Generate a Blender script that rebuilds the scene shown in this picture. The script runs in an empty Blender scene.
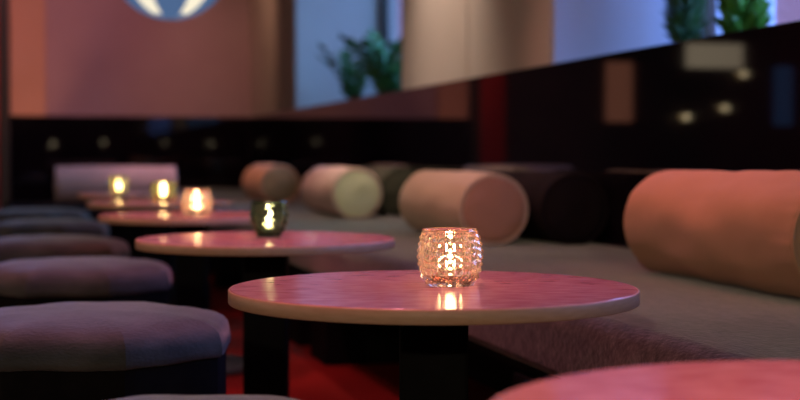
import bpy, bmesh, math, random
from mathutils import Vector, Matrix, noise

random.seed(7)
S = bpy.context.scene
COL = S.collection
PI = math.pi

# ------------------------------------------------------------------ materials
def new_mat(name):
    m = bpy.data.materials.new(name); m.use_nodes = True
    nt = m.node_tree; nt.nodes.clear()
    out = nt.nodes.new('ShaderNodeOutputMaterial')
    return m, nt, out

def P(nt, **kw):
    b = nt.nodes.new('ShaderNodeBsdfPrincipled')
    for k, v in kw.items():
        b.inputs[k.replace('_', ' ')].default_value = v
    return b

def mat(name, c1, c2=None, scale=8.0, stretch=(1, 1, 1), rough=0.6, bump=0.0, bscale=None,
        detail=4.0, coat=0.0, sheen=0.0, sheen_tint=(1, 1, 1, 1), metallic=0.0, ior=1.5, spec=0.5):
    m, nt, out = new_mat(name)
    b = P(nt, Roughness=rough, Metallic=metallic, IOR=ior)
    b.inputs['Base Color'].default_value = (*c1, 1)
    b.inputs['Coat Weight'].default_value = coat
    b.inputs['Coat Roughness'].default_value = 0.12
    b.inputs['Sheen Weight'].default_value = sheen
    b.inputs['Sheen Roughness'].default_value = 0.35
    b.inputs['Sheen Tint'].default_value = sheen_tint
    b.inputs['Specular IOR Level'].default_value = spec
    tc = nt.nodes.new('ShaderNodeTexCoord')
    mp = nt.nodes.new('ShaderNodeMapping'); mp.inputs['Scale'].default_value = stretch
    nt.links.new(tc.outputs['Object'], mp.inputs['Vector'])
    if c2:
        n = nt.nodes.new('ShaderNodeTexNoise'); n.inputs['Scale'].default_value = scale
        n.inputs['Detail'].default_value = detail
        nt.links.new(mp.outputs['Vector'], n.inputs['Vector'])
        r = nt.nodes.new('ShaderNodeValToRGB')
        r.color_ramp.elements[0].position = 0.35; r.color_ramp.elements[0].color = (*c1, 1)
        r.color_ramp.elements[1].position = 0.68; r.color_ramp.elements[1].color = (*c2, 1)
        nt.links.new(n.outputs['Fac'], r.inputs['Fac'])
        nt.links.new(r.outputs['Color'], b.inputs['Base Color'])
    if bump > 0:
        n2 = nt.nodes.new('ShaderNodeTexNoise'); n2.inputs['Scale'].default_value = bscale or scale
        n2.inputs['Detail'].default_value = 3
        nt.links.new(mp.outputs['Vector'], n2.inputs['Vector'])
        bp = nt.nodes.new('ShaderNodeBump'); bp.inputs['Strength'].default_value = bump
        bp.inputs['Distance'].default_value = 0.01
        nt.links.new(n2.outputs['Fac'], bp.inputs['Height'])
        nt.links.new(bp.outputs['Normal'], b.inputs['Normal'])
    nt.links.new(b.outputs['BSDF'], out.inputs['Surface'])
    return m

def emit(name, c, s):
    m, nt, out = new_mat(name)
    e = nt.nodes.new('ShaderNodeEmission'); e.inputs['Color'].default_value = (*c, 1); e.inputs['Strength'].default_value = s
    nt.links.new(e.outputs['Emission'], out.inputs['Surface'])
    return m

def holder_glass(name, tint, frost, glow):
    """pressed glass: clear dielectric with a slight milky body"""
    m, nt, out = new_mat(name)
    g = nt.nodes.new('ShaderNodeBsdfGlass'); g.inputs['Color'].default_value = (*tint, 1)
    g.inputs['Roughness'].default_value = 0.02; g.inputs['IOR'].default_value = 1.47
    t = nt.nodes.new('ShaderNodeBsdfTranslucent'); t.inputs['Color'].default_value = (*glow, 1)
    d = nt.nodes.new('ShaderNodeBsdfDiffuse'); d.inputs['Color'].default_value = (*glow, 1)
    m1 = nt.nodes.new('ShaderNodeMixShader'); m1.inputs[0].default_value = 0.5
    nt.links.new(t.outputs[0], m1.inputs[1]); nt.links.new(d.outputs[0], m1.inputs[2])
    m2 = nt.nodes.new('ShaderNodeMixShader'); m2.inputs[0].default_value = frost
    nt.links.new(g.outputs[0], m2.inputs[1]); nt.links.new(m1.outputs[0], m2.inputs[2])
    nt.links.new(m2.outputs[0], out.inputs['Surface'])
    return m

def pane_glass(name):
    m, nt, out = new_mat(name)
    t = nt.nodes.new('ShaderNodeBsdfTransparent'); t.inputs['Color'].default_value = (0.93, 0.94, 0.96, 1)
    g = nt.nodes.new('ShaderNodeBsdfGlossy'); g.inputs['Roughness'].default_value = 0.02
    f = nt.nodes.new('ShaderNodeFresnel')
    ge = nt.nodes.new('ShaderNodeNewGeometry')
    mr = nt.nodes.new('ShaderNodeMapRange')                 # the back face of the thin pane reflects like the front
    mr.inputs['To Min'].default_value = 1.45; mr.inputs['To Max'].default_value = 1 / 1.45
    nt.links.new(ge.outputs['Backfacing'], mr.inputs['Value']); nt.links.new(mr.outputs['Result'], f.inputs['IOR'])
    mx = nt.nodes.new('ShaderNodeMixShader')
    nt.links.new(f.outputs[0], mx.inputs[0]); nt.links.new(t.outputs[0], mx.inputs[1]); nt.links.new(g.outputs[0], mx.inputs[2])
    nt.links.new(mx.outputs[0], out.inputs['Surface'])
    return m

M = {}
M['plaster'] = mat('warm_plaster', (0.56, 0.44, 0.38), (0.60, 0.48, 0.42), scale=2.5, rough=0.85, bump=0.06, bscale=60)
M['mauve_plaster'] = mat('mauve_plaster', (0.47, 0.31, 0.31), (0.51, 0.34, 0.34), scale=2.5, rough=0.85, bump=0.06, bscale=60)
M['orange_lit_plaster'] = mat('orange_lit_plaster', (0.66, 0.36, 0.22), (0.70, 0.39, 0.25), scale=2.5, rough=0.85, bump=0.06, bscale=60)  # orange light on the pilaster, put into its plaster colour
M['reveal'] = mat('white_plaster', (0.60, 0.60, 0.64), (0.64, 0.64, 0.68), scale=2.5, rough=0.85, bump=0.05, bscale=60)
M['ceiling'] = mat('ceiling_paint', (0.16, 0.14, 0.14), (0.19, 0.16, 0.16), scale=3, rough=0.9)
M['black_gloss'] = mat('black_lacquer', (0.004, 0.003, 0.005), (0.007, 0.004, 0.007), scale=3, rough=0.035, ior=1.5)
M['dark_wall'] = mat('dark_wall_paint', (0.05, 0.035, 0.04), (0.07, 0.05, 0.05), scale=3, rough=0.7)
M['carpet'] = mat('red_carpet', (0.17, 0.009, 0.010), (0.25, 0.014, 0.012), scale=70, rough=0.95, spec=0.1, bump=0.5, bscale=220)
M['rose_stone'] = mat('rose_tabletop', (0.55, 0.21, 0.22), (0.74, 0.39, 0.38), scale=24, stretch=(0.9, 2.0, 1), rough=0.17, detail=10, spec=0.4)
M['oak_edge'] = mat('tan_edge_banding', (0.56, 0.32, 0.21), (0.63, 0.37, 0.25), scale=40, stretch=(1, 1, 6), rough=0.45)
M['black_metal'] = mat('black_powder_coat', (0.005, 0.0045, 0.0055), (0.007, 0.006, 0.007), scale=30, rough=0.6, spec=0.06, bump=0.05, bscale=300)
M['grey_metal'] = mat('dark_grey_metal', (0.035, 0.032, 0.034), (0.045, 0.04, 0.042), scale=30, rough=0.45)
M['velvet'] = mat('grey_velvet', (0.042, 0.041, 0.043), (0.090, 0.086, 0.090), scale=9, stretch=(1, 1, 2.2), rough=0.85, bump=0.25, bscale=120, sheen=0.35, sheen_tint=(.9, .88, 1, 1), detail=6)
M['pouf_base'] = mat('pouf_base_fabric', (0.006, 0.005, 0.007), (0.009, 0.007, 0.009), scale=30, rough=0.9, spec=0.08)
M['hide'] = mat('mauve_velvet_pile', (0.045, 0.036, 0.041), (0.115, 0.092, 0.100), scale=34, stretch=(2.0, 0.7, 1), rough=0.85, spec=0.3, bump=0.3, bscale=90, sheen=0.5, sheen_tint=(1, .92, .95, 1), detail=8)
M['hide_front'] = mat('bench_front_pile', (0.10, 0.085, 0.082), (0.19, 0.165, 0.155), scale=26, stretch=(1, 2.2, 0.35), rough=0.85, bump=0.4, bscale=60, sheen=0.4, detail=8)
M['bolster_terra'] = mat('apricot_linen', (0.52, 0.30, 0.175), (0.57, 0.33, 0.195), scale=6, rough=0.85, bump=0.18, bscale=300, sheen=0.15)
M['bolster_sand'] = mat('sand_linen', (0.66, 0.50, 0.36), (0.71, 0.54, 0.39), scale=6, rough=0.85, bump=0.18, bscale=300, sheen=0.15)
M['bolster_rust'] = mat('rust_linen', (0.60, 0.31, 0.20), (0.66, 0.35, 0.23), scale=6, rough=0.85, bump=0.18, bscale=300)
M['bolster_pink'] = mat('blush_linen', (0.62, 0.42, 0.36), (0.68, 0.46, 0.40), scale=6, rough=0.85, bump=0.18, bscale=300)
M['bolster_cream'] = mat('cream_linen', (0.80, 0.76, 0.52), (0.85, 0.80, 0.56), scale=6, rough=0.85, bump=0.18, bscale=300)
M['bolster_brown'] = mat('brown_linen', (0.58, 0.32, 0.2), (0.63, 0.36, 0.24), scale=6, rough=0.85, bump=0.18, bscale=300)
M['bolster_olivebrown'] = mat('olive_brown_linen', (0.34, 0.25, 0.14), (0.38, 0.28, 0.16), scale=6, rough=0.85)
M['bolster_olive'] = mat('dark_olive_velvet', (0.05, 0.047, 0.033), (0.066, 0.06, 0.042), scale=6, rough=0.9, spec=0.15)
M['bolster_black'] = mat('near_black_velvet', (0.014, 0.009, 0.011), (0.02, 0.013, 0.015), scale=6, rough=0.9, spec=0.1)
M['bolster_rose'] = mat('dusty_rose_linen', (0.46, 0.29, 0.29), (0.52, 0.33, 0.33), scale=6, rough=0.85, bump=0.18, bscale=300)
M['curtain'] = mat('red_curtain_velvet', (0.55, 0.05, 0.045), (0.65, 0.07, 0.06), scale=20, rough=0.8, sheen=0.3, sheen_tint=(1, .4, .35, 1))
M['dark_wood'] = mat('dark_stained_wood', (0.025, 0.014, 0.013), (0.045, 0.024, 0.02), scale=10, stretch=(6, 6, .6), rough=0.4)
M['frame_dark'] = mat('dark_window_frame', (0.03, 0.022, 0.022), (0.04, 0.03, 0.03), scale=20, rough=0.5)
M['frame_white'] = mat('pale_blue_window_frame', (0.55, 0.62, 0.70), (0.60, 0.67, 0.74), scale=20, rough=0.4)
M['leaf'] = mat('glossy_leaf', (0.018, 0.085, 0.022), (0.05, 0.17, 0.035), scale=14, rough=0.28)
M['leaf_bright'] = mat('bright_leaf', (0.05, 0.20, 0.02), (0.12, 0.34, 0.04), scale=10, rough=0.35)
M['stem'] = mat('plant_stem', (0.05, 0.12, 0.03), (0.08, 0.15, 0.04), scale=20, rough=0.5)
M['pot'] = mat('dark_ceramic_pot', (0.03, 0.025, 0.025), (0.045, 0.035, 0.03), scale=12, rough=0.4)
M['soil'] = mat('potting_soil', (0.02, 0.014, 0.01), (0.05, 0.035, 0.025), scale=60, rough=0.95, bump=0.6)
M['wax'] = mat('candle_wax', (0.85, 0.75, 0.58), (0.9, 0.8, 0.64), scale=20, rough=0.5)
M['tin'] = mat('tealight_tin', (0.7, 0.68, 0.65), (0.75, 0.73, 0.7), scale=30, rough=0.3, metallic=1.0)
M['wick'] = mat('burnt_wick', (0.02, 0.015, 0.012), (0.03, 0.02, 0.015), scale=80, rough=0.9)
M['flame'] = emit('candle_flame', (1.0, 0.68, 0.32), 90)
M['glass_amber'] = holder_glass('amber_pressed_glass', (1.0, 0.92, 0.84), 0.04, (1.0, 0.82, 0.68))
M['glass_green'] = holder_glass('smoke_green_pressed_glass', (0.42, 0.47, 0.40), 0.04, (0.25, 0.30, 0.22))
M['glass_clear'] = holder_glass('peach_pressed_glass', (1.0, 0.92, 0.84), 0.08, (1.0, 0.84, 0.70))
M['glass_yellow'] = holder_glass('yellow_green_pressed_glass', (0.95, 0.95, 0.80), 0.08, (0.6, 0.6, 0.28))
M['pane'] = pane_glass('window_glass')
M['lamp_white'] = emit('glowing_pale_gore', (1.0, 0.90, 0.68), 1.0)
M['lamp_blue'] = emit('glowing_blue_gore', (0.11, 0.20, 0.40), 0.68)
M['brass'] = mat('aged_brass', (0.55, 0.40, 0.18), (0.6, 0.45, 0.22), scale=20, rough=0.3, metallic=1.0)
M['panel_cream'] = emit('glowing_cream_panel', (1.0, 0.80, 0.55), 1.1)
M['panel_salmon'] = emit('glowing_salmon_panel', (1.0, 0.36, 0.22), 0.5)
M['panel_blue'] = emit('glowing_blue_panel', (0.10, 0.30, 0.75), 0.3)
M['bulb'] = emit('lit_bulb', (1.0, 0.78, 0.45), 6)

# ------------------------------------------------------------------ object helpers
def obj(name, bm, material, parent=None, smooth=False, recalc=True):
    if recalc: bmesh.ops.recalc_face_normals(bm, faces=bm.faces)
    me = bpy.data.meshes.new(name); bm.to_mesh(me); bm.free()
    if smooth is not None:
        for p in me.polygons: p.use_smooth = smooth
    me.materials.append(material)
    o = bpy.data.objects.new(name, me); COL.objects.link(o)
    if parent: o.parent = parent
    return o

def tag(o, label, cat, group=None):
    o['label'] = label; o['category'] = cat
    if group: o['group'] = group
    return o

def thing(name, label, cat, loc=(0, 0, 0), rz=0, group=None):
    o = bpy.data.objects.new(name, None); COL.objects.link(o)
    o.empty_display_size = 0.1
    o.location = loc; o.rotation_euler = (0, 0, rz)
    return tag(o, label, cat, group)

def dup(root, loc, rz, label, group=None):
    r = root.copy(); COL.objects.link(r)
    r.location = loc; r.rotation_euler = (0, 0, rz); r['label'] = label
    if group: r['group'] = group
    for ch in list(root.children):
        c = ch.copy(); COL.objects.link(c); c.parent = r
        for g in list(ch.children):
            d = g.copy(); COL.objects.link(d); d.parent = c
    return r

def struct(name, bm, material, smooth=False, parent=None):
    o = obj(name, bm, material, parent, smooth)
    if not parent: o['kind'] = 'structure'
    return o

def box(bm, x0, x1, y0, y1, z0, z1, bevel=0.0, seg=2):
    vs = [bm.verts.new((x, y, z)) for x in (x0, x1) for y in (y0, y1) for z in (z0, z1)]
    idx = [(0, 1, 3, 2), (4, 6, 7, 5), (0, 4, 5, 1), (2, 3, 7, 6), (0, 2, 6, 4), (1, 5, 7, 3)]
    fs = [bm.faces.new([vs[i] for i in f]) for f in idx]
    if bevel:
        es = list({e for f in fs for e in f.edges})
        bmesh.ops.bevel(bm, geom=es, offset=bevel, segments=seg, affect='EDGES', profile=0.5)
    return bm

def newbox(*a, **k): return box(bmesh.new(), *a, **k)

def lathe(bm, prof, n=48, axis='Z', close=False):
    """prof: list of (r, z)"""
    rings = []
    for r, z in prof:
        if r < 1e-6:
            p = (0, 0, z) if axis == 'Z' else (0, z, 0)
            rings.append([bm.verts.new(p)])
        else:
            ring = []
            for k in range(n):
                a = 2 * PI * k / n
                p = (r * math.cos(a), r * math.sin(a), z)
                if axis == 'Y': p = (r * math.cos(a), z, r * math.sin(a))
                ring.append(bm.verts.new(p))
            rings.append(ring)
    pairs = list(zip(rings, rings[1:]))
    if close: pairs.append((rings[-1], rings[0]))
    for A, B in pairs:
        if len(A) == 1 and len(B) == 1: continue
        for k in range(n):
            k2 = (k + 1) % n
            if len(A) == 1: bm.faces.new((A[0], B[k], B[k2]))
            elif len(B) == 1: bm.faces.new((A[k], A[k2], B[0]))
            else: bm.faces.new((A[k], A[k2], B[k2], B[k]))
    return bm

def tube(bm, pts, rad, n=8):
    pts = [Vector(p) for p in pts]
    rings = []
    for i, p in enumerate(pts):
        d = (pts[min(i + 1, len(pts) - 1)] - pts[max(i - 1, 0)]).normalized()
        u = d.cross(Vector((0.3, 0.9, 0.2))).normalized(); v = d.cross(u)
        r = rad[i] if isinstance(rad, (list, tuple)) else rad
        rings.append([bm.verts.new(p + r * (u * math.cos(2 * PI * k / n) + v * math.sin(2 * PI * k / n))) for k in range(n)])
    for A, B in zip(rings, rings[1:]):
        for k in range(n):
            bm.faces.new((A[k], A[(k + 1) % n], B[(k + 1) % n], B[k]))
    bm.faces.new(rings[0]); bm.faces.new(rings[-1])
    return bm

# ------------------------------------------------------------------ the room
# X = across the room towards the window wall, Y = along the bench, Z = up
WX = 1.90          # plaster face of the window wall
GX = 2.55          # glazing plane
BY = 12.56         # back wall
LX = -4.0
FY = -4.5
CZ = 2.9
DADO = 1.10
struct('floor', newbox(LX, WX + 0.9, FY, BY + .2, -0.1, 0), M['carpet'])
struct('ceiling', newbox(LX, WX + 0.9, FY, BY + .2, CZ, CZ + 0.1), M['ceiling'])
W1 = (7.15, 10.29); W2 = (0.9, 4.95)
LINT = 2.55
bm = bmesh.new()
box(bm, WX, WX + .8, W1[1], BY + .2, 0, CZ)
box(bm, WX, WX + .8, W2[1], W1[0], 0, CZ)
box(bm, WX, WX + .8, FY, W2[0], 0, CZ)
for w in (W1, W2):
    box(bm, WX, WX + .8, w[0], w[1], 0, DADO - .03)
    box(bm, WX, WX + .8, w[0], w[1], LINT, CZ)
struct('wall_right', bm, M['plaster'])
# pale reveal linings of the two window recesses
for i, w in enumerate((W1, W2)):
    bm = bmesh.new()
    box(bm, WX + .012, WX + .79, w[1] - .012, w[1] + .001, DADO, LINT)
    box(bm, WX + .012, WX + .79, w[0] - .001, w[0] + .012, DADO, LINT)
    box(bm, WX + .012, WX + .79, w[0], w[1], LINT - .012, LINT + .001)
    struct('trim_%d' % (i + 5), bm, M['reveal'])
    bm = newbox(WX - .011, GX + .06, w[0] + .001, w[1] - .001, DADO - .03, DADO, bevel=.004)
    struct('trim_%d' % (i + 3), bm, M['black_gloss'])
struct('trim_1', newbox(WX - .012, WX - .001, FY, BY - .02, 0, DADO, bevel=.003), M['black_gloss'])
# thin joint down the middle of the pier
struct('trim_7', newbox(WX - .004, WX + .001, 5.99, 6.005, DADO, CZ), M['plaster'])
bm = bmesh.new(); box(bm, LX, WX + .8, BY, BY + .2, 0, CZ)
struct('wall_back', bm, M['mauve_plaster'])
struct('trim_2', newbox(-.22, WX - .0115, BY - .014, BY - .001, 0, DADO, bevel=.003), M['black_gloss'])
struct('wall_left', newbox(LX - .15, LX, FY, BY + .2, 0, CZ), M['dark_wall'])
struct('wall_front', newbox(LX, WX + .8, FY - .15, FY, 0, CZ), M['dark_wall'])
# shallow pilaster at the left end of the back wall and the dark post beside it
struct('trim_8', newbox(-.20, .10, BY - .05, BY - .002, DADO, CZ, bevel=.004), M['orange_lit_plaster'])
struct('trim_9', newbox(-.290, -.208, BY - .12, BY - .001, 0, CZ, bevel=.006), M['dark_wood'])
struct('trim_10', newbox(LX, -.565, BY - .03, BY - .001, 0, CZ), M['dark_wall'])

for i, (w, mull, fm) in enumerate(((W1, (8.2, 9.25), 'frame_dark'), (W2, (2.2, 3.4, 4.54), 'frame_white'))):
    bm = bmesh.new()
    z0, z1 = DADO, LINT - .012
    y0, y1 = w[0] + .013, w[1] - .013
    t = .07
    box(bm, GX, GX + .06, y0, y1, z0, z0 + t); box(bm, GX, GX + .06, y0, y1, z1 - t, z1)
    box(bm, GX, GX + .06, y0, y0 + t, z0 + t, z1 - t); box(bm, GX, GX + .06, y1 - t, y1, z0 + t, z1 - t)
    win = struct('window_%d' % (i + 1), bm, M[fm])
    for my in mull:
        obj('mullion', newbox(GX - .005, GX + .055, my - .022, my + .022, z0 + t, z1 - t, bevel=.004), M[fm], win)
    ys = [y0 + t] + list(mull) + [y1 - t]
    for a, b in zip(ys, ys[1:]):
        obj('glass_pane', newbox(GX + .024, GX + .030, a + (.022 if a in mull else 0), b - (.022 if b in mull else 0), z0 + t, z1 - t), M['pane'], win)

# ------------------------------------------------------------------ red curtain beside the back wall
cu = thing('curtain', 'red velvet curtain hanging at the far left beside the dark post', 'curtain', (-.425, BY - .10, 0))
bm = bmesh.new()
n = 60; rows = []
for z in (0.01, 0.6, 1.2, 1.9, 2.72):
    rows.append([(-.125 + .25 * k / n, .026 * math.sin(k / n * 2 * PI * 6) + .006 * math.sin(k * 1.3 + z), z) for k in range(n + 1)])
fr = [[bm.verts.new(p) for p in r] for r in rows]
bk = [[bm.verts.new((p[0], p[1] + .006, p[2])) for p in r] for r in rows]
for g in (fr, bk):
    for A, B in zip(g, g[1:]):
        for k in range(n): bm.faces.new((A[k], A[k + 1], B[k + 1], B[k]))
for k in range(n):
    bm.faces.new((fr[0][k], fr[0][k + 1], bk[0][k + 1], bk[0][k])); bm.faces.new((fr[-1][k], fr[-1][k + 1], bk[-1][k + 1], bk[-1][k]))
for A, B, C_, D in zip(fr, fr[1:], bk, bk[1:]):
    bm.faces.new((A[0], B[0], D[0], C_[0])); bm.faces.new((A[-1], B[-1], D[-1], C_[-1]))
obj('fabric', bm, M['curtain'], cu, True)
bm = bmesh.new(); tube(bm, [(-.13, 0, 2.74), (.125, 0, 2.74)], .014)
obj('curtain_rod', bm, M['brass'], cu, True)

# ------------------------------------------------------------------ tables
TZ = 0.546
def make_table(label, loc, rz):
    t = thing('pedestal_table', label, 'table', loc, rz, 'round pedestal tables in a row along the bench')
    R, th = .325, .022
    top = lathe(bmesh.new(), [(0, TZ - th), (R - .003, TZ - th), (R - .003, TZ - .0015), (R - .0045, TZ), (0, TZ)], 128)
    obj('tabletop', top, M['rose_stone'], t)
    rim = lathe(bmesh.new(), [(R - .003, TZ - th), (R - .001, TZ - th), (R, TZ - th + .0015), (R, TZ - .0025), (R - .0015, TZ - .0008), (R - .003, TZ - .0008)], 128, close=True)
    e = obj('edge_band', rim, M['oak_edge'], t, True)
    e['label'] = 'tan edge band around the tabletop'
    pl = newbox(-.054, .054, -.054, .054, .02, TZ - th - .006, bevel=.006)
    obj('pedestal', pl, M['black_metal'], t)
    obj('mounting_plate', newbox(-.13, .13, -.13, .13, TZ - th - .006, TZ - th - .0002, bevel=.002), M['black_metal'], t)
    obj('base_plate', lathe(bmesh.new(), [(0, 0), (.23, 0), (.233, .004), (.233, .012), (.228, .018), (.06, .022), (0, .022)], 64), M['grey_metal'], t)
    return t
TH = math.radians(14.8)
tabs = [(.655, .954, 'round rose-topped table nearest the camera, cut off at bottom right'),
        (.613, 2.113, 'round rose-topped table in focus holding the amber glass candle holder'),
        (.564, 3.46, 'second round rose-topped table, holding the smoky green candle holder'),
        (.538, 4.91, 'third round rose-topped table, under the peach glass candle holder'),
        (.545, 6.26, 'fourth round rose-topped table, with the square-looking yellow-green candle holder'),
        (.545, 7.64, 'farthest round rose-topped table, in front of the dusty rose bolster')]
t0 = None
for i, (x, y, lab) in enumerate(tabs):
    if t0 is None: t0 = make_table(lab, (x, y, 0), -TH)
    else: dup(t0, (x, y, 0), -TH + .0 * i, lab)

# ------------------------------------------------------------------ poufs
def make_pouf(label, loc, rz):
    t = thing('octagonal_pouf', label, 'pouf', loc, rz, 'octagonal velvet poufs beside the tables')
    ap = .270                                    # apothem
    Rc = ap / math.cos(PI / 8)
    def octa(bm, scale, z, drop=0.0):
        ring = []
        per = 10
        cs = [(Rc * scale * math.cos(PI / 8 + k * PI / 4), Rc * scale * math.sin(PI / 8 + k * PI / 4)) for k in range(8)]
        for k in range(8):
            a, b = cs[k], cs[(k + 1) % 8]
            for j in range(per):
                f = j / per
                x, y = a[0] + (b[0] - a[0]) * f, a[1] + (b[1] - a[1]) * f
                # round the corners off a little
                L = math.hypot(x, y); lim = Rc * scale * .993
                if L > lim: x, y = x * lim / L, y * lim / L
                w = .0022 * noise.noise(Vector((x * 14, y * 14, z * 14)))
                ring.append(bm.verts.new((x * (1 + w * 2), y * (1 + w * 2), z + w)))
        return ring
    bm = bmesh.new()
    prof = [(.93, .371), (.99, .372), (1.008, .376), (1.010, .386), (1.002, .402), (.985, .418), (.950, .428), (.88, .4375), (.75, .4450), (.55, .4505), (.3, .4535)]
    rings = [octa(bm, s, z) for s, z in prof]
    for A, B in zip(rings, rings[1:]):
        n = len(A)
        for k in range(n): bm.faces.new((A[k], A[(k + 1) % n], B[(k + 1) % n], B[k]))
    per = len(rings[0]) // 8
    for A, B in zip(rings[:9], rings[1:9]):
        for k in range(8):
            e = bm.edges.get((A[k * per], B[k * per]))
            if e: e.smooth = False
    c = bm.verts.new((0, 0, .4545)); n = len(rings[-1])
    for k in range(n): bm.faces.new((rings[-1][k], rings[-1][(k + 1) % n], c))
    bm.faces.new(list(reversed(rings[0])))
    obj('cushion', bm, M['velvet'], t, True)
    bm = bmesh.new()
    r1 = octa(bm, .975, .0); r2 = octa(bm, .975, .370)
    n = len(r1)
    for k in range(n): bm.faces.new((r1[k], r1[(k + 1) % n], r2[(k + 1) % n], r2[k]))
    bm.faces.new(list(reversed(r1))); bm.faces.new(r2)
    obj('base', bm, M['pouf_base'], t)['label'] = 'black base of the pouf'
    return t
poufs = [(.16, 1.588, 0, 'grey velvet pouf nearest the camera, only its top edge showing at bottom'),
         (.100, 2.78, math.radians(3), 'large grey velvet pouf at lower left beside the in-focus table'),
         (.115, 4.11, math.radians(8), 'second grey velvet pouf behind the large lower left one'),
         (.055, 5.31, math.radians(-6), 'bluish-lit grey velvet pouf just left of the third table, dimmer than the two before it'),
         (.06, 6.72, math.radians(4), 'dim grey velvet pouf, second farthest in the left row'),
         (.02, 8.12, 0, 'dim grey velvet pouf farthest back, in front of the far bench')]
p0 = None
for x, y, r, lab in poufs:
    if p0 is None: p0 = make_pouf(lab, (x, y, 0), r - TH)
    else: dup(p0, (x, y, 0), r - TH, lab)

# ------------------------------------------------------------------ the long bench and the end bench
SZ = .452
def cushion_bm(x0, x1, y0, y1, z0, z1, rad=.045, ny=120, wav=.004):
    """upholstered slab, its front long edge rounded over"""
    prof = [(x0 + .012, z0), (x0 + .003, z0 + .006), (x0, z0 + .02), (x0 + .001, z1 - rad)]
    for k in range(1, 7):
        a = k / 6 * PI / 2
        prof.append((x0 + .001 + rad * (1 - math.cos(a)), z1 - rad + rad * math.sin(a)))
    for k in range(1, 12):
        prof.append((x0 + rad + (x1 - x0 - rad - .004) * k / 11, z1))
    prof += [(x1, z1 - .006), (x1, z0)]
    bm = bmesh.new(); rows = []
    for j in range(ny + 1):
        y = y0 + (y1 - y0) * j / ny
        row = []
        for (x, z) in prof:
            w = wav * noise.noise(Vector((x * 4, y * 3, 1.3))) if z > z0 + .03 and x < x1 - .02 else 0
            row.append(bm.verts.new((x, y, z + w - (wav * .5 if z > z0 + .03 else 0))))
        rows.append(row)
    m = len(prof)
    for A, B in zip(rows, rows[1:]):
        for k in range(m): bm.faces.new((A[k], A[(k + 1) % m], B[(k + 1) % m], B[k]))
    bm.faces.new(rows[0]); bm.faces.new(list(reversed(rows[-1])))
    return bm
BX0, BX1 = 1.0, WX - .014
bench = thing('banquette_bench', 'long mauve-grey velvet bench running along the black lacquered wall', 'bench', (0, 0, 0))
obj('seat_cushion', cushion_bm(BX0, BX1, -1.0, BY - .02, .31, SZ, ny=260), M['hide'], bench, True)
obj('seat_frame', newbox(BX0 + .03, BX1, -1.0, BY - .02, .285, .3095), M['pouf_base'], bench)
obj('plinth', newbox(BX0 + .42, BX1 - .02, -.98, BY - .04, 0, .285), M['pouf_base'], bench)
for y in (-.6, .55, 1.7, 2.55, 4.83, 5.36, 6.6, 7.8, 9.0, 10.2, 11.4):
    obj('leg', newbox(BX0, BX0 + .41, y, y + .28, 0, .284, bevel=.004), M['pouf_base'], bench)

end = thing('end_bench', 'dark bench across the far end below the dusty rose bolster', 'bench', (0, 0, 0))
bm = cushion_bm(8.82, 9.42, -.96, .18, .31, SZ, ny=30)
for v in bm.verts: v.co = Vector((-v.co.y, v.co.x, v.co.z))
obj('seat_cushion', bm, M['bolster_black'], end, True)
obj('base', newbox(-.17, .94, 8.87, 9.40, 0, .3095), M['pouf_base'], end)

# ------------------------------------------------------------------ bolsters
def bolster(label, mat_body, mat_end, loc, rz, L=.8, R=.125, seed=0, sag=.0, group='bolster cushions on the bench', lumps=.005, gather=False):
    """axis along local Y, near end at y=0, resting at z=0"""
    t = thing('bolster_cushion', label, 'cushion', loc, rz, group)
    bm = bmesh.new()
    n = 64; prof = []
    er = .015
    for k in range(7):
        a = k / 6 * PI / 2
        prof.append((R - er + er * math.sin(a), er * (1 - math.cos(a))))
    m = 40
    for k in range(1, m):
        prof.append((R, er + (L - 2 * er) * k / m))
    for k in range(7):
        a = k / 6 * PI / 2
        prof.append((R - er + er * math.cos(a), L - er + er * math.sin(a)))
    lathe(bm, prof, n, 'Y')
    def deform(v):
        x, y, z = v.co
        d = Vector((x, 0, z)); r = d.length
        if r > 1e-5:
            a = math.atan2(z, x)
            w = lumps * noise.noise(Vector((math.cos(a) * 1.6 + seed, y * 5.5, math.sin(a) * 1.6)))
            w += .0014 * noise.noise(Vector((math.cos(a) * 9 + seed, y * 22, math.sin(a) * 9)))
            if gather:
                e = math.exp(-y / .05)
                w += .004 * e * math.sin(a * 26)
            k = min(1, r / (R * .7))
            v.co = Vector((x * (1 + w / R * k), y, z * (1 + w / R * k)))
        # flatten the underside on the seat
        if v.co.z < -R * .90: v.co.z = -R * .90 + (v.co.z + R * .90) * .15
    for v in bm.verts: deform(v)
    off = R * .915 + .004
    for v in bm.verts: v.co.z += off
    obj('cover', bm, mat_body, t, True)
    for sgn, y0 in ((-1, 0.0), (1, L)):
        bm = bmesh.new()
        bul = .012
        pr = [(0, y0 + sgn * bul)] + [((R - er) * k / 8, y0 + sgn * bul * (1 - (k / 8) ** 2)) for k in range(1, 9)]
        pr += [(R - er, y0 - sgn * .004)]
        lathe(bm, pr, n, 'Y')
        for v in bm.verts: deform(v)
        for v in bm.verts:
            rr = math.hypot(v.co.x, v.co.z)
            if rr < (R - er) * .98: v.co.y += .004 * noise.noise(Vector((v.co.x * 16 + seed, 0, v.co.z * 16)))
            v.co.z += off
        obj('end_panel', bm, mat_end, t, True)
        bm = bmesh.new()
        tp = []
        for k in range(n + 1):
            a = 2 * PI * k / n
            z = (R - er * .45) * math.sin(a)
            if z < -R * .90: z = -R * .90 + (z + R * .90) * .15
            tp.append(((R - er * .45) * math.cos(a), y0 - sgn * .001, z + off))
        tube(bm, tp, .0042, 6)
        obj('piping', bm, mat_body, t, True)
    return t
bolster('large apricot bolster nearest the camera at the right edge', M['bolster_terra'], M['bolster_terra'], (1.60, 2.47, SZ), math.radians(0), L=.82, R=.138, seed=3, lumps=.009, gather=True)
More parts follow.
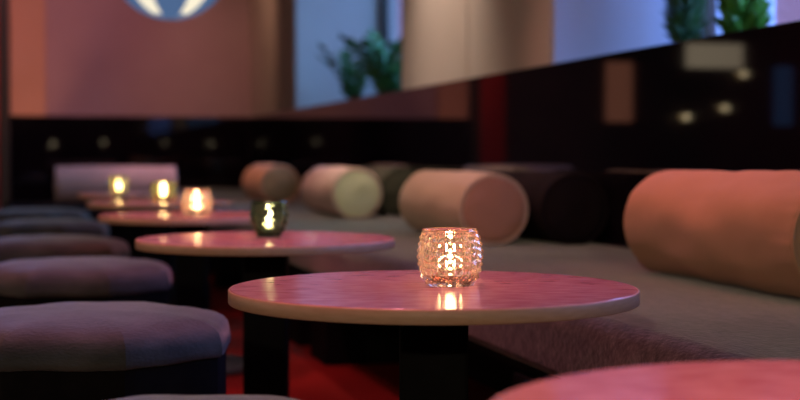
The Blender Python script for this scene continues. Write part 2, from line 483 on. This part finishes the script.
bolster('sand bolster with a rust end, behind the amber candle holder', M['bolster_sand'], M['bolster_rust'], (1.50, 4.43, SZ), 0, seed=9)
bolster('near-black bolster against the wall behind the sand one', M['bolster_black'], M['bolster_black'], (1.764, 4.36, SZ), 0, seed=14, lumps=.003)
bolster('blush bolster with a cream end, in the middle of the bench', M['bolster_pink'], M['bolster_cream'], (1.478, 6.39, SZ), 0, seed=21)
bolster('dark olive bolster against the wall behind the blush one', M['bolster_olive'], M['bolster_olive'], (1.758, 6.6, SZ), 0, seed=27, lumps=.003)
bolster('brown bolster with an olive end, farthest along the long bench', M['bolster_brown'], M['bolster_olivebrown'], (1.478, 8.52, SZ), 0, seed=33)
bolster('dusty rose bolster lying crosswise on the far end bench', M['bolster_rose'], M['bolster_rose'], (.885, 9.13, SZ), math.radians(90), L=.755, R=.120, seed=41)

# ------------------------------------------------------------------ candle holders and candles
def holder(label, mt, loc, prof, rows=6, cols=18, rz=0, depth=.0033):
    """prof: list of (r,z) control points of the outer wall from base to rim, resampled into rows of pyramids"""
    t = thing('candle_holder', label, 'candle holder', loc, rz, 'faceted glass candle holders on the tables')
    def R(z):
        for (r0, z0), (r1, z1) in zip(prof, prof[1:]):
            if z <= z1: 
                f = (z - z0) / (z1 - z0); f2 = f
                return r0 + (r1 - r0) * f2
        return prof[-1][0]
    H = prof[-1][1]
    zb, zt = .007, H - .008
    bm = bmesh.new()
    zs = [zb + (zt - zb) * i / rows for i in range(rows + 1)]
    grid = [[bm.verts.new((R(z) * math.cos(2 * PI * k / cols), R(z) * math.sin(2 * PI * k / cols), z)) for k in range(cols)] for z in zs]
    for i in range(rows):
        zc = (zs[i] + zs[i + 1]) / 2
        for k in range(cols):
            a = 2 * PI * (k + .5) / cols
            r = R(zc) + depth
            apex = bm.verts.new((r * math.cos(a), r * math.sin(a), zc))
            q = [grid[i][k], grid[i][(k + 1) % cols], grid[i + 1][(k + 1) % cols], grid[i + 1][k]]
            for j in range(4): bm.faces.new((q[j], q[(j + 1) % 4], apex))
    def ring(r, z): return [bm.verts.new((r * math.cos(2 * PI * k / cols), r * math.sin(2 * PI * k / cols), z)) for k in range(cols)]
    def join(A, B):
        for k in range(cols): bm.faces.new((A[k], A[(k + 1) % cols], B[(k + 1) % cols], B[k]))
    b0 = ring(prof[0][0] * .98, 0.0); join(b0, grid[0]); bm.faces.new(list(reversed(b0)))
    rt = R(H)
    seq = [grid[-1], ring(rt + .001, H - .0035), ring(rt - .0005, H), ring(rt - .0035, H - .0008)]
    wall = .0052
    for z in (H - .012, H * .72, H * .5, H * .28, .017): seq.append(ring(R(z) - wall, z))
    seq.append(ring(R(.012) - wall - .006, .0105))
    for A, B in zip(seq, seq[1:]): join(A, B)
    bm.faces.new(seq[-1])
    for A, B in zip(seq[3:], seq[4:]):                       # the inside is smooth
        for v in A:
            for f in v.link_faces:
                if all(w in A or w in B for w in f.verts): f.smooth = True
    o = obj('glass_bowl', bm, mt, t, None)
    return t

def tealight(label, loc):
    t = thing('tealight_candle', label, 'candle', loc, 0, 'lit tealights inside the glass holders')
    obj('metal_cup', lathe(bmesh.new(), [(0, 0), (.0185, 0), (.019, .001), (.019, .016), (.0183, .016), (.0183, .0015), (0, .0015)], 32), M['tin'], t, True)
    obj('wax', lathe(bmesh.new(), [(0, .0016), (.0182, .0016), (.0182, .0135), (.012, .0128), (0, .0125)], 32), M['wax'], t, True)
    bm = bmesh.new(); tube(bm, [(0, 0, .0126), (.0004, 0, .017), (.001, 0, .020)], .0008, 6); obj('wick', bm, M['wick'], t, True)
    fl = lathe(bmesh.new(), [(0, .0185), (.0044, .0195), (.0066, .0220), (.0064, .0250), (.0042, .0285), (.0016, .032), (0, .034)], 16)
    obj('flame', fl, M['flame'], t, True)
    return t

ball = [(.040, 0), (.0445, .012), (.0495, .028), (.0520, .045), (.0505, .062), (.047, .078), (.0445, .091)]
tumb = [(.031, 0), (.034, .01), (.041, .024), (.0475, .042), (.0485, .062), (.046, .080), (.0455, .092)]
squat = [(.040, 0), (.052, .008), (.055, .03), (.056, .05), (.055, .075), (.054, .084)]
HS = [('amber faceted glass candle holder glowing on the in-focus table', 'glass_amber', (.648, 2.136), ball, 7, 22),
      ('smoky green faceted glass candle holder on the second table', 'glass_green', (.58, 3.51), tumb, 4, 11),
      ('peach faceted glass candle holder left of the green one', 'glass_clear', (.539, 4.78), ball, 7, 22),
      ('wide yellow-green glass candle holder on the fourth table', 'glass_yellow', (.578, 6.50), squat, 4, 14),
      ('small yellow glass candle holder leftmost, on the farthest table', 'glass_yellow', (.44, 7.64), tumb, 4, 12)]
CL = ['lit tealight inside the amber glass holder', 'lit tealight inside the smoky green glass holder', 'lit tealight inside the peach glass holder',
      'lit tealight inside the wide yellow-green glass holder', 'lit tealight inside the leftmost yellow glass holder']
lights = []
ct = None
for i, ((lab, g, (x, y), pr, rw, cl), cl_lab) in enumerate(zip(HS, CL)):
    holder(lab, M[g], (x, y, TZ), pr, rw, cl, rz=.1 * i)
    loc = (x, y, TZ + .0107)
    if ct is None: ct = tealight(cl_lab, loc)
    else: dup(ct, loc, 0, cl_lab)

# ------------------------------------------------------------------ pendant lamp
pd = thing('pendant_lamp', 'globe pendant lamp of glowing pale and blue gores hanging at top left', 'lamp', (.752, 7.93, 0))
PR = .345; PZ = 1.522 + PR
for k in range(10):  # gores glow blue and pale in turn
    bm = bmesh.new(); nn = 8; mm = 18
    hw = math.radians(23 if k % 2 == 0 else 13)
    a0 = 2 * PI * k / 10 - hw; a1 = 2 * PI * k / 10 + hw
    rows = []
    for i in range(mm + 1):
        ph = math.radians(10) + math.radians(148) * i / mm
        rows.append([[Vector((r * math.sin(ph) * math.cos(a0 + (a1 - a0) * j / nn), r * math.sin(ph) * math.sin(a0 + (a1 - a0) * j / nn), PZ - r * math.cos(ph))) for j in range(nn + 1)] for r in (PR, PR - .006)])
    for s in (0, 1):
        vs = [[bm.verts.new(p) for p in r[s]] for r in rows]
        for A, B in zip(vs, vs[1:]):
            for j in range(nn): bm.faces.new((A[j], A[j + 1], B[j + 1], B[j]))
    bmesh.ops.remove_doubles(bm, verts=bm.verts, dist=1e-6)
    o = obj('globe_gore', bm, M['lamp_blue'] if k % 2 == 0 else M['lamp_white'], pd, True)
    o['label'] = 'glowing blue gore' if k % 2 == 0 else 'glowing pale gore'
cp = [(0, PZ - PR)] + [(PR * math.sin(math.radians(3 * i)), PZ - PR * math.cos(math.radians(3 * i))) for i in range(1, 8)]
cp += [(r - .004, z + .006) for r, z in reversed(cp[1:])] + [(0, PZ - PR + .006)]
o = obj('bottom_cap', lathe(bmesh.new(), cp, 48), M['lamp_blue'], pd, True); o['label'] = 'glowing blue bottom cap'
obj('finial', lathe(bmesh.new(), [(0, PZ - PR - .006), (.012, PZ - PR - .004), (.016, PZ - PR + .002), (0, PZ - PR + .004)], 24), M['brass'], pd, True)
obj('collar', lathe(bmesh.new(), [(0, PZ + PR * .97), (.085, PZ + PR * .96), (.075, PZ + PR * 1.03), (.02, PZ + PR * 1.08), (0, PZ + PR * 1.08)], 32), M['brass'], pd, True)
bm = bmesh.new(); tube(bm, [(0, 0, PZ + PR * 1.07), (0, 0, CZ - .02)], .006); obj('hanging_rod', bm, M['brass'], pd, True)
obj('ceiling_rose', lathe(bmesh.new(), [(0, CZ - .03), (.05, CZ - .025), (.06, CZ - .001), (0, CZ - .001)], 32), M['brass'], pd, True)
pd.rotation_euler = (0, 0, math.radians(-90) - math.radians(5.4) + math.radians(0))

# ------------------------------------------------------------------ plants on the sills
def leaflet(bm, base, direction, normal, L, w):
    d = direction.normalized(); s = d.cross(normal).normalized(); nn = s.cross(d)
    ps = []
    for f, ww, lift in ((0, .08, 0), (.25, .8, .03), (.5, 1, .03), (.78, .62, -.01), (1, .03, -.09)):
        c = base + d * L * f + nn * L * lift
        ps.append((c - s * w * ww / 2, c - nn * w * .12 * ww, c + s * w * ww / 2))
    top = [[bm.verts.new(p) for p in r] for r in ps]
    for A, B in zip(top, top[1:]):
        for j in range(2): bm.faces.new((A[j], A[j + 1], B[j + 1], B[j]))

def zz_plant(label, loc, fronds, H, mt, leafL=.07, leafW=.03, nl=9, spread=.5, seed=1, pr=.09):
    t = thing('potted_plant', label, 'plant', loc, 0, 'potted plants on the window sills')
    rnd = random.Random(seed)
    ph = .045
    obj('pot', lathe(bmesh.new(), [(0, 0), (pr * .8, 0), (pr, ph - .01), (pr, ph), (pr - .008, ph), (pr - .01, ph - .012), (0, ph - .012)], 32), M['pot'], t, True)
    obj('soil', lathe(bmesh.new(), [(0, ph - .011), (pr - .011, ph - .011), (pr * .5, ph - .004), (0, ph - .002)], 24), M['soil'], t, True)
    for i in range(fronds):
        a = 2 * PI * i / fronds + rnd.uniform(-.4, .4)
        h = H * rnd.uniform(.72, 1.05); sp = spread * h * rnd.uniform(.3, 1)
        b0 = Vector((.03 * math.cos(a), .03 * math.sin(a), ph - .008))
        pts = []
        for k in range(9):
            f = k / 8
            pts.append(b0 + Vector((math.cos(a) * sp * f ** 1.6, math.sin(a) * sp * f ** 1.6, h * (f - .12 * f * f))))
        bm = bmesh.new()
        tube(bm, pts, [.006 - .0045 * k / 8 for k in range(9)], 6)
        fr = obj('frond_stem', bm, M['stem'], t, True)
        lb = bmesh.new()
        side0 = Vector((-math.sin(a), math.cos(a), 0))
        for k in range(nl):
            f = .06 + .94 * k / (nl - 1)
            u = f * 8; j = min(int(u), 7); p = pts[j].lerp(pts[j + 1], u - j)
            tan = (pts[j + 1] - pts[j]).normalized()
            for sg in (-1, 1):
                d = (side0 * sg * .9 + tan * .75 + Vector((rnd.uniform(-.25, .25), rnd.uniform(-.25, .25), rnd.uniform(-.1, .2))))
                nrm = tan.cross(side0) * 1.0 + Vector((rnd.uniform(-.3, .3), rnd.uniform(-.3, .3), .2))
                leaflet(lb, p, d, nrm, leafL * (1.1 - .35 * f) * rnd.uniform(.85, 1.15), leafW * rnd.uniform(.85, 1.15))
        tan = (pts[8] - pts[7]).normalized()
        leaflet(lb, pts[8], tan, side0.cross(tan), leafL * .8, leafW * .8)
        o = obj('leaves', lb, mt, fr, True, recalc=False)
        sm = o.modifiers.new('thickness', 'SOLIDIFY'); sm.thickness = .0012
    return t
zz_plant('dark glossy plant by the pale recess of the far window, left one', (2.20, 9.62, DADO), 7, .40, M['leaf'], .10, .045, 7, .6, seed=4)
zz_plant('dark glossy plant in the far window, right one beside the pier', (2.28, 8.94, DADO), 8, .46, M['leaf'], .12, .055, 7, .75, seed=12)
zz_plant('dark feathery plant on the near window sill at upper right', (2.33, 4.69, DADO), 10, .50, M['leaf'], .09, .014, 16, .26, seed=23, pr=.075)
zz_plant('bright green leafy plant beside the pale window mullion, upper right', (2.36, 4.32, DADO), 12, .46, M['leaf_bright'], .10, .045, 8, .28, seed=31, pr=.075)

# ------------------------------------------------------------------ things the black panels mirror
def glow_panel(label, x0, x1, z0, z1, m):  # added glowing panels in place of lit wall and window, for the mirror image
    t = thing('glow_panel', label, 'lamp', ((x0 + x1) / 2, BY - .03, (z0 + z1) / 2), 0, None)
    w, h = (x1 - x0) / 2, (z1 - z0) / 2
    obj('glow_face', newbox(-w, w, -.05, -.012, -h, h, bevel=.008), m, t)
    obj('back_plate', newbox(-w - .01, w + .01, -.012, 0, -h - .01, h + .01, bevel=.003), M['grey_metal'], t)
glow_panel('added glowing cream rectangular panel mirrored in the upper right black panel', -3.06, -2.45, 1.62, 1.86, M['panel_cream'])
glow_panel('added glowing salmon upright panel mirrored in the black panel', -1.87, -1.60, 1.08, 1.66, M['panel_salmon'])
glow_panel('added narrow glowing blue panel mirrored at the right edge of the black panel', -3.62, -3.42, 1.05, 1.65, M['panel_blue'])

def bulb(label, x, z, r=.028):
    t = thing('wall_sconce', label, 'lamp', (x, BY - .03, z), 0, 'small globe sconces mirrored in the black panel')
    obj('globe', lathe(bmesh.new(), [(0, -.11)] + [(r * math.sin(PI * k / 10), -.11 + r - r * math.cos(PI * k / 10)) for k in range(1, 10)] + [(0, -.11 + 2 * r)], 20, 'Y'), M['bulb'], t, True)
    obj('arm', lathe(bmesh.new(), [(0, -.056), (.008, -.056), (.008, -.008), (.03, -.008), (.03, 0), (0, 0)], 20, 'Y'), M['brass'], t)
bulb('small globe sconce mirrored just right of the cream panel', -3.05, 1.70 - .14)
bulb('small globe sconce mirrored low, left one of the lower pair', -2.43, 1.13)
bulb('small globe sconce mirrored low, right one of the lower pair', -2.85, 1.22)

# ------------------------------------------------------------------ light
def spot(name, loc, tgt, e, col, size, blend=.6, rad=.06):
    l = bpy.data.lights.new(name, 'SPOT'); l.energy = e; l.color = col
    l.spot_size = math.radians(size); l.spot_blend = blend; l.shadow_soft_size = rad
    o = bpy.data.objects.new(name, l); COL.objects.link(o); o.location = loc
    o.rotation_euler = (Vector(tgt) - Vector(loc)).to_track_quat('-Z', 'Y').to_euler()
    return o
def area(name, loc, tgt, e, col, sx, sy):
    l = bpy.data.lights.new(name, 'AREA'); l.energy = e; l.color = col; l.shape = 'RECTANGLE'; l.size = sx; l.size_y = sy
    o = bpy.data.objects.new(name, l); COL.objects.link(o); o.location = loc
    o.rotation_euler = (Vector(tgt) - Vector(loc)).to_track_quat('-Z', 'Y').to_euler()
    return o
def point(name, loc, e, col, rad=.01):
    l = bpy.data.lights.new(name, 'POINT'); l.energy = e; l.color = col; l.shadow_soft_size = rad
    o = bpy.data.objects.new(name, l); COL.objects.link(o); o.location = loc
    return o

for i, (x, y, lab) in enumerate(tabs):
    spot('table_downlight', (x - .05, y + .3, CZ - .03), (x, y, TZ), (215 if i == 0 else 118), ((1.0, .27, .17) if i == 0 else (1.0, .22, .20)), (30 if i == 0 else 25), 1.0)
for i, (x, y, r, lab) in enumerate(poufs):
    spot('pouf_downlight', (x - .15, y + .25, CZ - .03), (x, y, .45), (80, 105, 85, 40, 14, 10)[i], (1.0, .27, .34), 27, 1.0)
spot('pink_ambient_fill', (.3, 3.4, CZ - .03), (.6, 3.3, .4), 85, (1.0, .34, .37), 100, .9)  # added wide spot standing in for general pink bounce light
# pier washer
spot('pier_washer', (1.50, 6.35, CZ - .03), (1.9, 6.35, 1.7), 215, (1.0, .82, .66), 62, 1.0)
spot('corner_fill', (1.2, 11.0, CZ - .03), (1.8, 12.0, 1.5), 30, (1.0, .58, .38), 80, .9)  # added spot lifting the dark right end of the back wall
spot('bench_spot', (.85, 4.5, CZ - .03), (1.48, 6.39, .58), 60, (1.0, .92, .62), 22, .9)  # added narrow spot to brighten the cream bolster end
# salmon downlights over the bench
spot('bench_spot', (1.25, 3.3, CZ - .03), (1.6, 2.95, SZ), 95, (1.0, .27, .20), 46, .9)
spot('bench_spot', (1.3, 4.9, CZ - .03), (1.5, 4.8, SZ), 95, (1.0, .56, .43), 45, .9)
spot('bench_spot', (.9, 6.6, CZ - .03), (1.48, 6.85, .6), 70, (1.0, .45, .40), 30, .9)
spot('bench_spot', (.5, 8.85, CZ - .03), (.55, 9.1, SZ), 45, (1.0, .48, .46), 32, .9)
spot('bench_spot', (.6, 8.2, CZ - .03), (1.45, 9.0, SZ), 120, (1.0, .45, .32), 55, .9)
spot('bench_spot', (1.0, 6.0, CZ - .03), (1.12, 5.75, SZ), 90, (.24, .80, .85), 34, 1.0)  # added teal spot in place of window light on the far seat
# bar lights behind the photographer: three on the wall, four low ones along the counter
for x, y, z, e in ((-1.7, -2.6, 1.95, 95), (-.4, -3.0, 1.95, 45), (1.0, -3.0, 1.95, 45)):
    spot('bar_light', (x, y, z), (.8, 4.5, .5), e * .9, (1.0, .86, .55), 70, .9, .05)
for x, y, z, e in ((-1.7, -2.2, 1.03, .4), (-.65, -2.6, 1.0, .25), (.35, -2.8, .98, .4), (1.3, -2.4, 1.0, .25)):
    spot('counter_light', (x, y, z), (.9, 5.0, .5), e, (1.0, .80, .50), 70, .9, .03)
area('side_fill_light', (-3.7, 4.6, 1.25), (1.0, 4.6, .7), 22, (1.0, .76, .48), 6.0, .8)  # added unseen area light, warm fill on the left sides of things
# back wall
spot('wall_washer', (.3, 10.4, CZ - .03), (.25, BY, 1.6), 75, (1.0, .37, .44), 90, 1.0)
spot('pilaster_uplight', (-.05, 11.7, .12), (-.05, BY, 1.75), 22, (1.0, .42, .22), 40, .9)
spot('curtain_light', (-.5, 11.5, CZ - .05), (-.42, BY, 1.2), 7, (1.0, .3, .26), 60, .8)
spot('floor_red_light', (.0, 4.6, CZ - .03), (.3, 4.6, 0), 20, (1.0, .24, .1), 80, .9)
for (lab, g, (x, y), pr, rw, cl) in HS:
    point('candle_glow', (x, y, TZ + .06), .5, (1.0, .68, .40), .006)

# dusk sky outside the windows
w = bpy.data.worlds.new('dusk'); S.world = w; w.use_nodes = True
bg = w.node_tree.nodes['Background']; bg.inputs['Color'].default_value = (.37, .27, .60, 1); bg.inputs['Strength'].default_value = .9
for wd in (W1, W2):
    l = bpy.data.lights.new('window_portal', 'AREA'); l.shape = 'RECTANGLE'; l.size = wd[1] - wd[0]; l.size_y = LINT - DADO
    l.cycles.is_portal = True
    o = bpy.data.objects.new('window_portal', l); COL.objects.link(o)
    o.location = (GX + .12, (wd[0] + wd[1]) / 2, (LINT + DADO) / 2)
    o.rotation_euler = (Vector((-1, 0, 0))).to_track_quat('-Z', 'Y').to_euler()
    # evening light falling in through the glass
    if wd is W1: area('window_daylight', (GX + .5, 8.2, 2.45), (.9, 8.0, .45), 75, (.14, .50, .95), 2.4, .7)
    else: area('window_daylight', (GX + .75, 2.9, 1.65), (0, 2.9, .6), 130, (.17, .36, 1.0), 3.9, .8)

# ------------------------------------------------------------------ camera
cam = bpy.data.cameras.new('camera'); co = bpy.data.objects.new('camera', cam); COL.objects.link(co)
cam.sensor_width = 36; cam.lens = 36 * 1382 / 800
cam.clip_start = .05
co.location = (0, 0, .756)
pitch = math.atan(45 / 1382)
co.rotation_euler = (PI / 2 - pitch, 0, -TH)
cam.dof.use_dof = True; cam.dof.focus_distance = 2.2; cam.dof.aperture_fstop = 3.1
S.camera = co
S.view_settings.view_transform = 'Standard'; S.view_settings.look = 'None'
S.view_settings.exposure = 0; S.view_settings.gamma = 1; S.view_settings.use_curve_mapping = False
S.cycles.use_denoising = True
S.cycles.max_bounces = 12; S.cycles.transmission_bounces = 12; S.cycles.glossy_bounces = 6
S.cycles.sample_clamp_indirect = 40
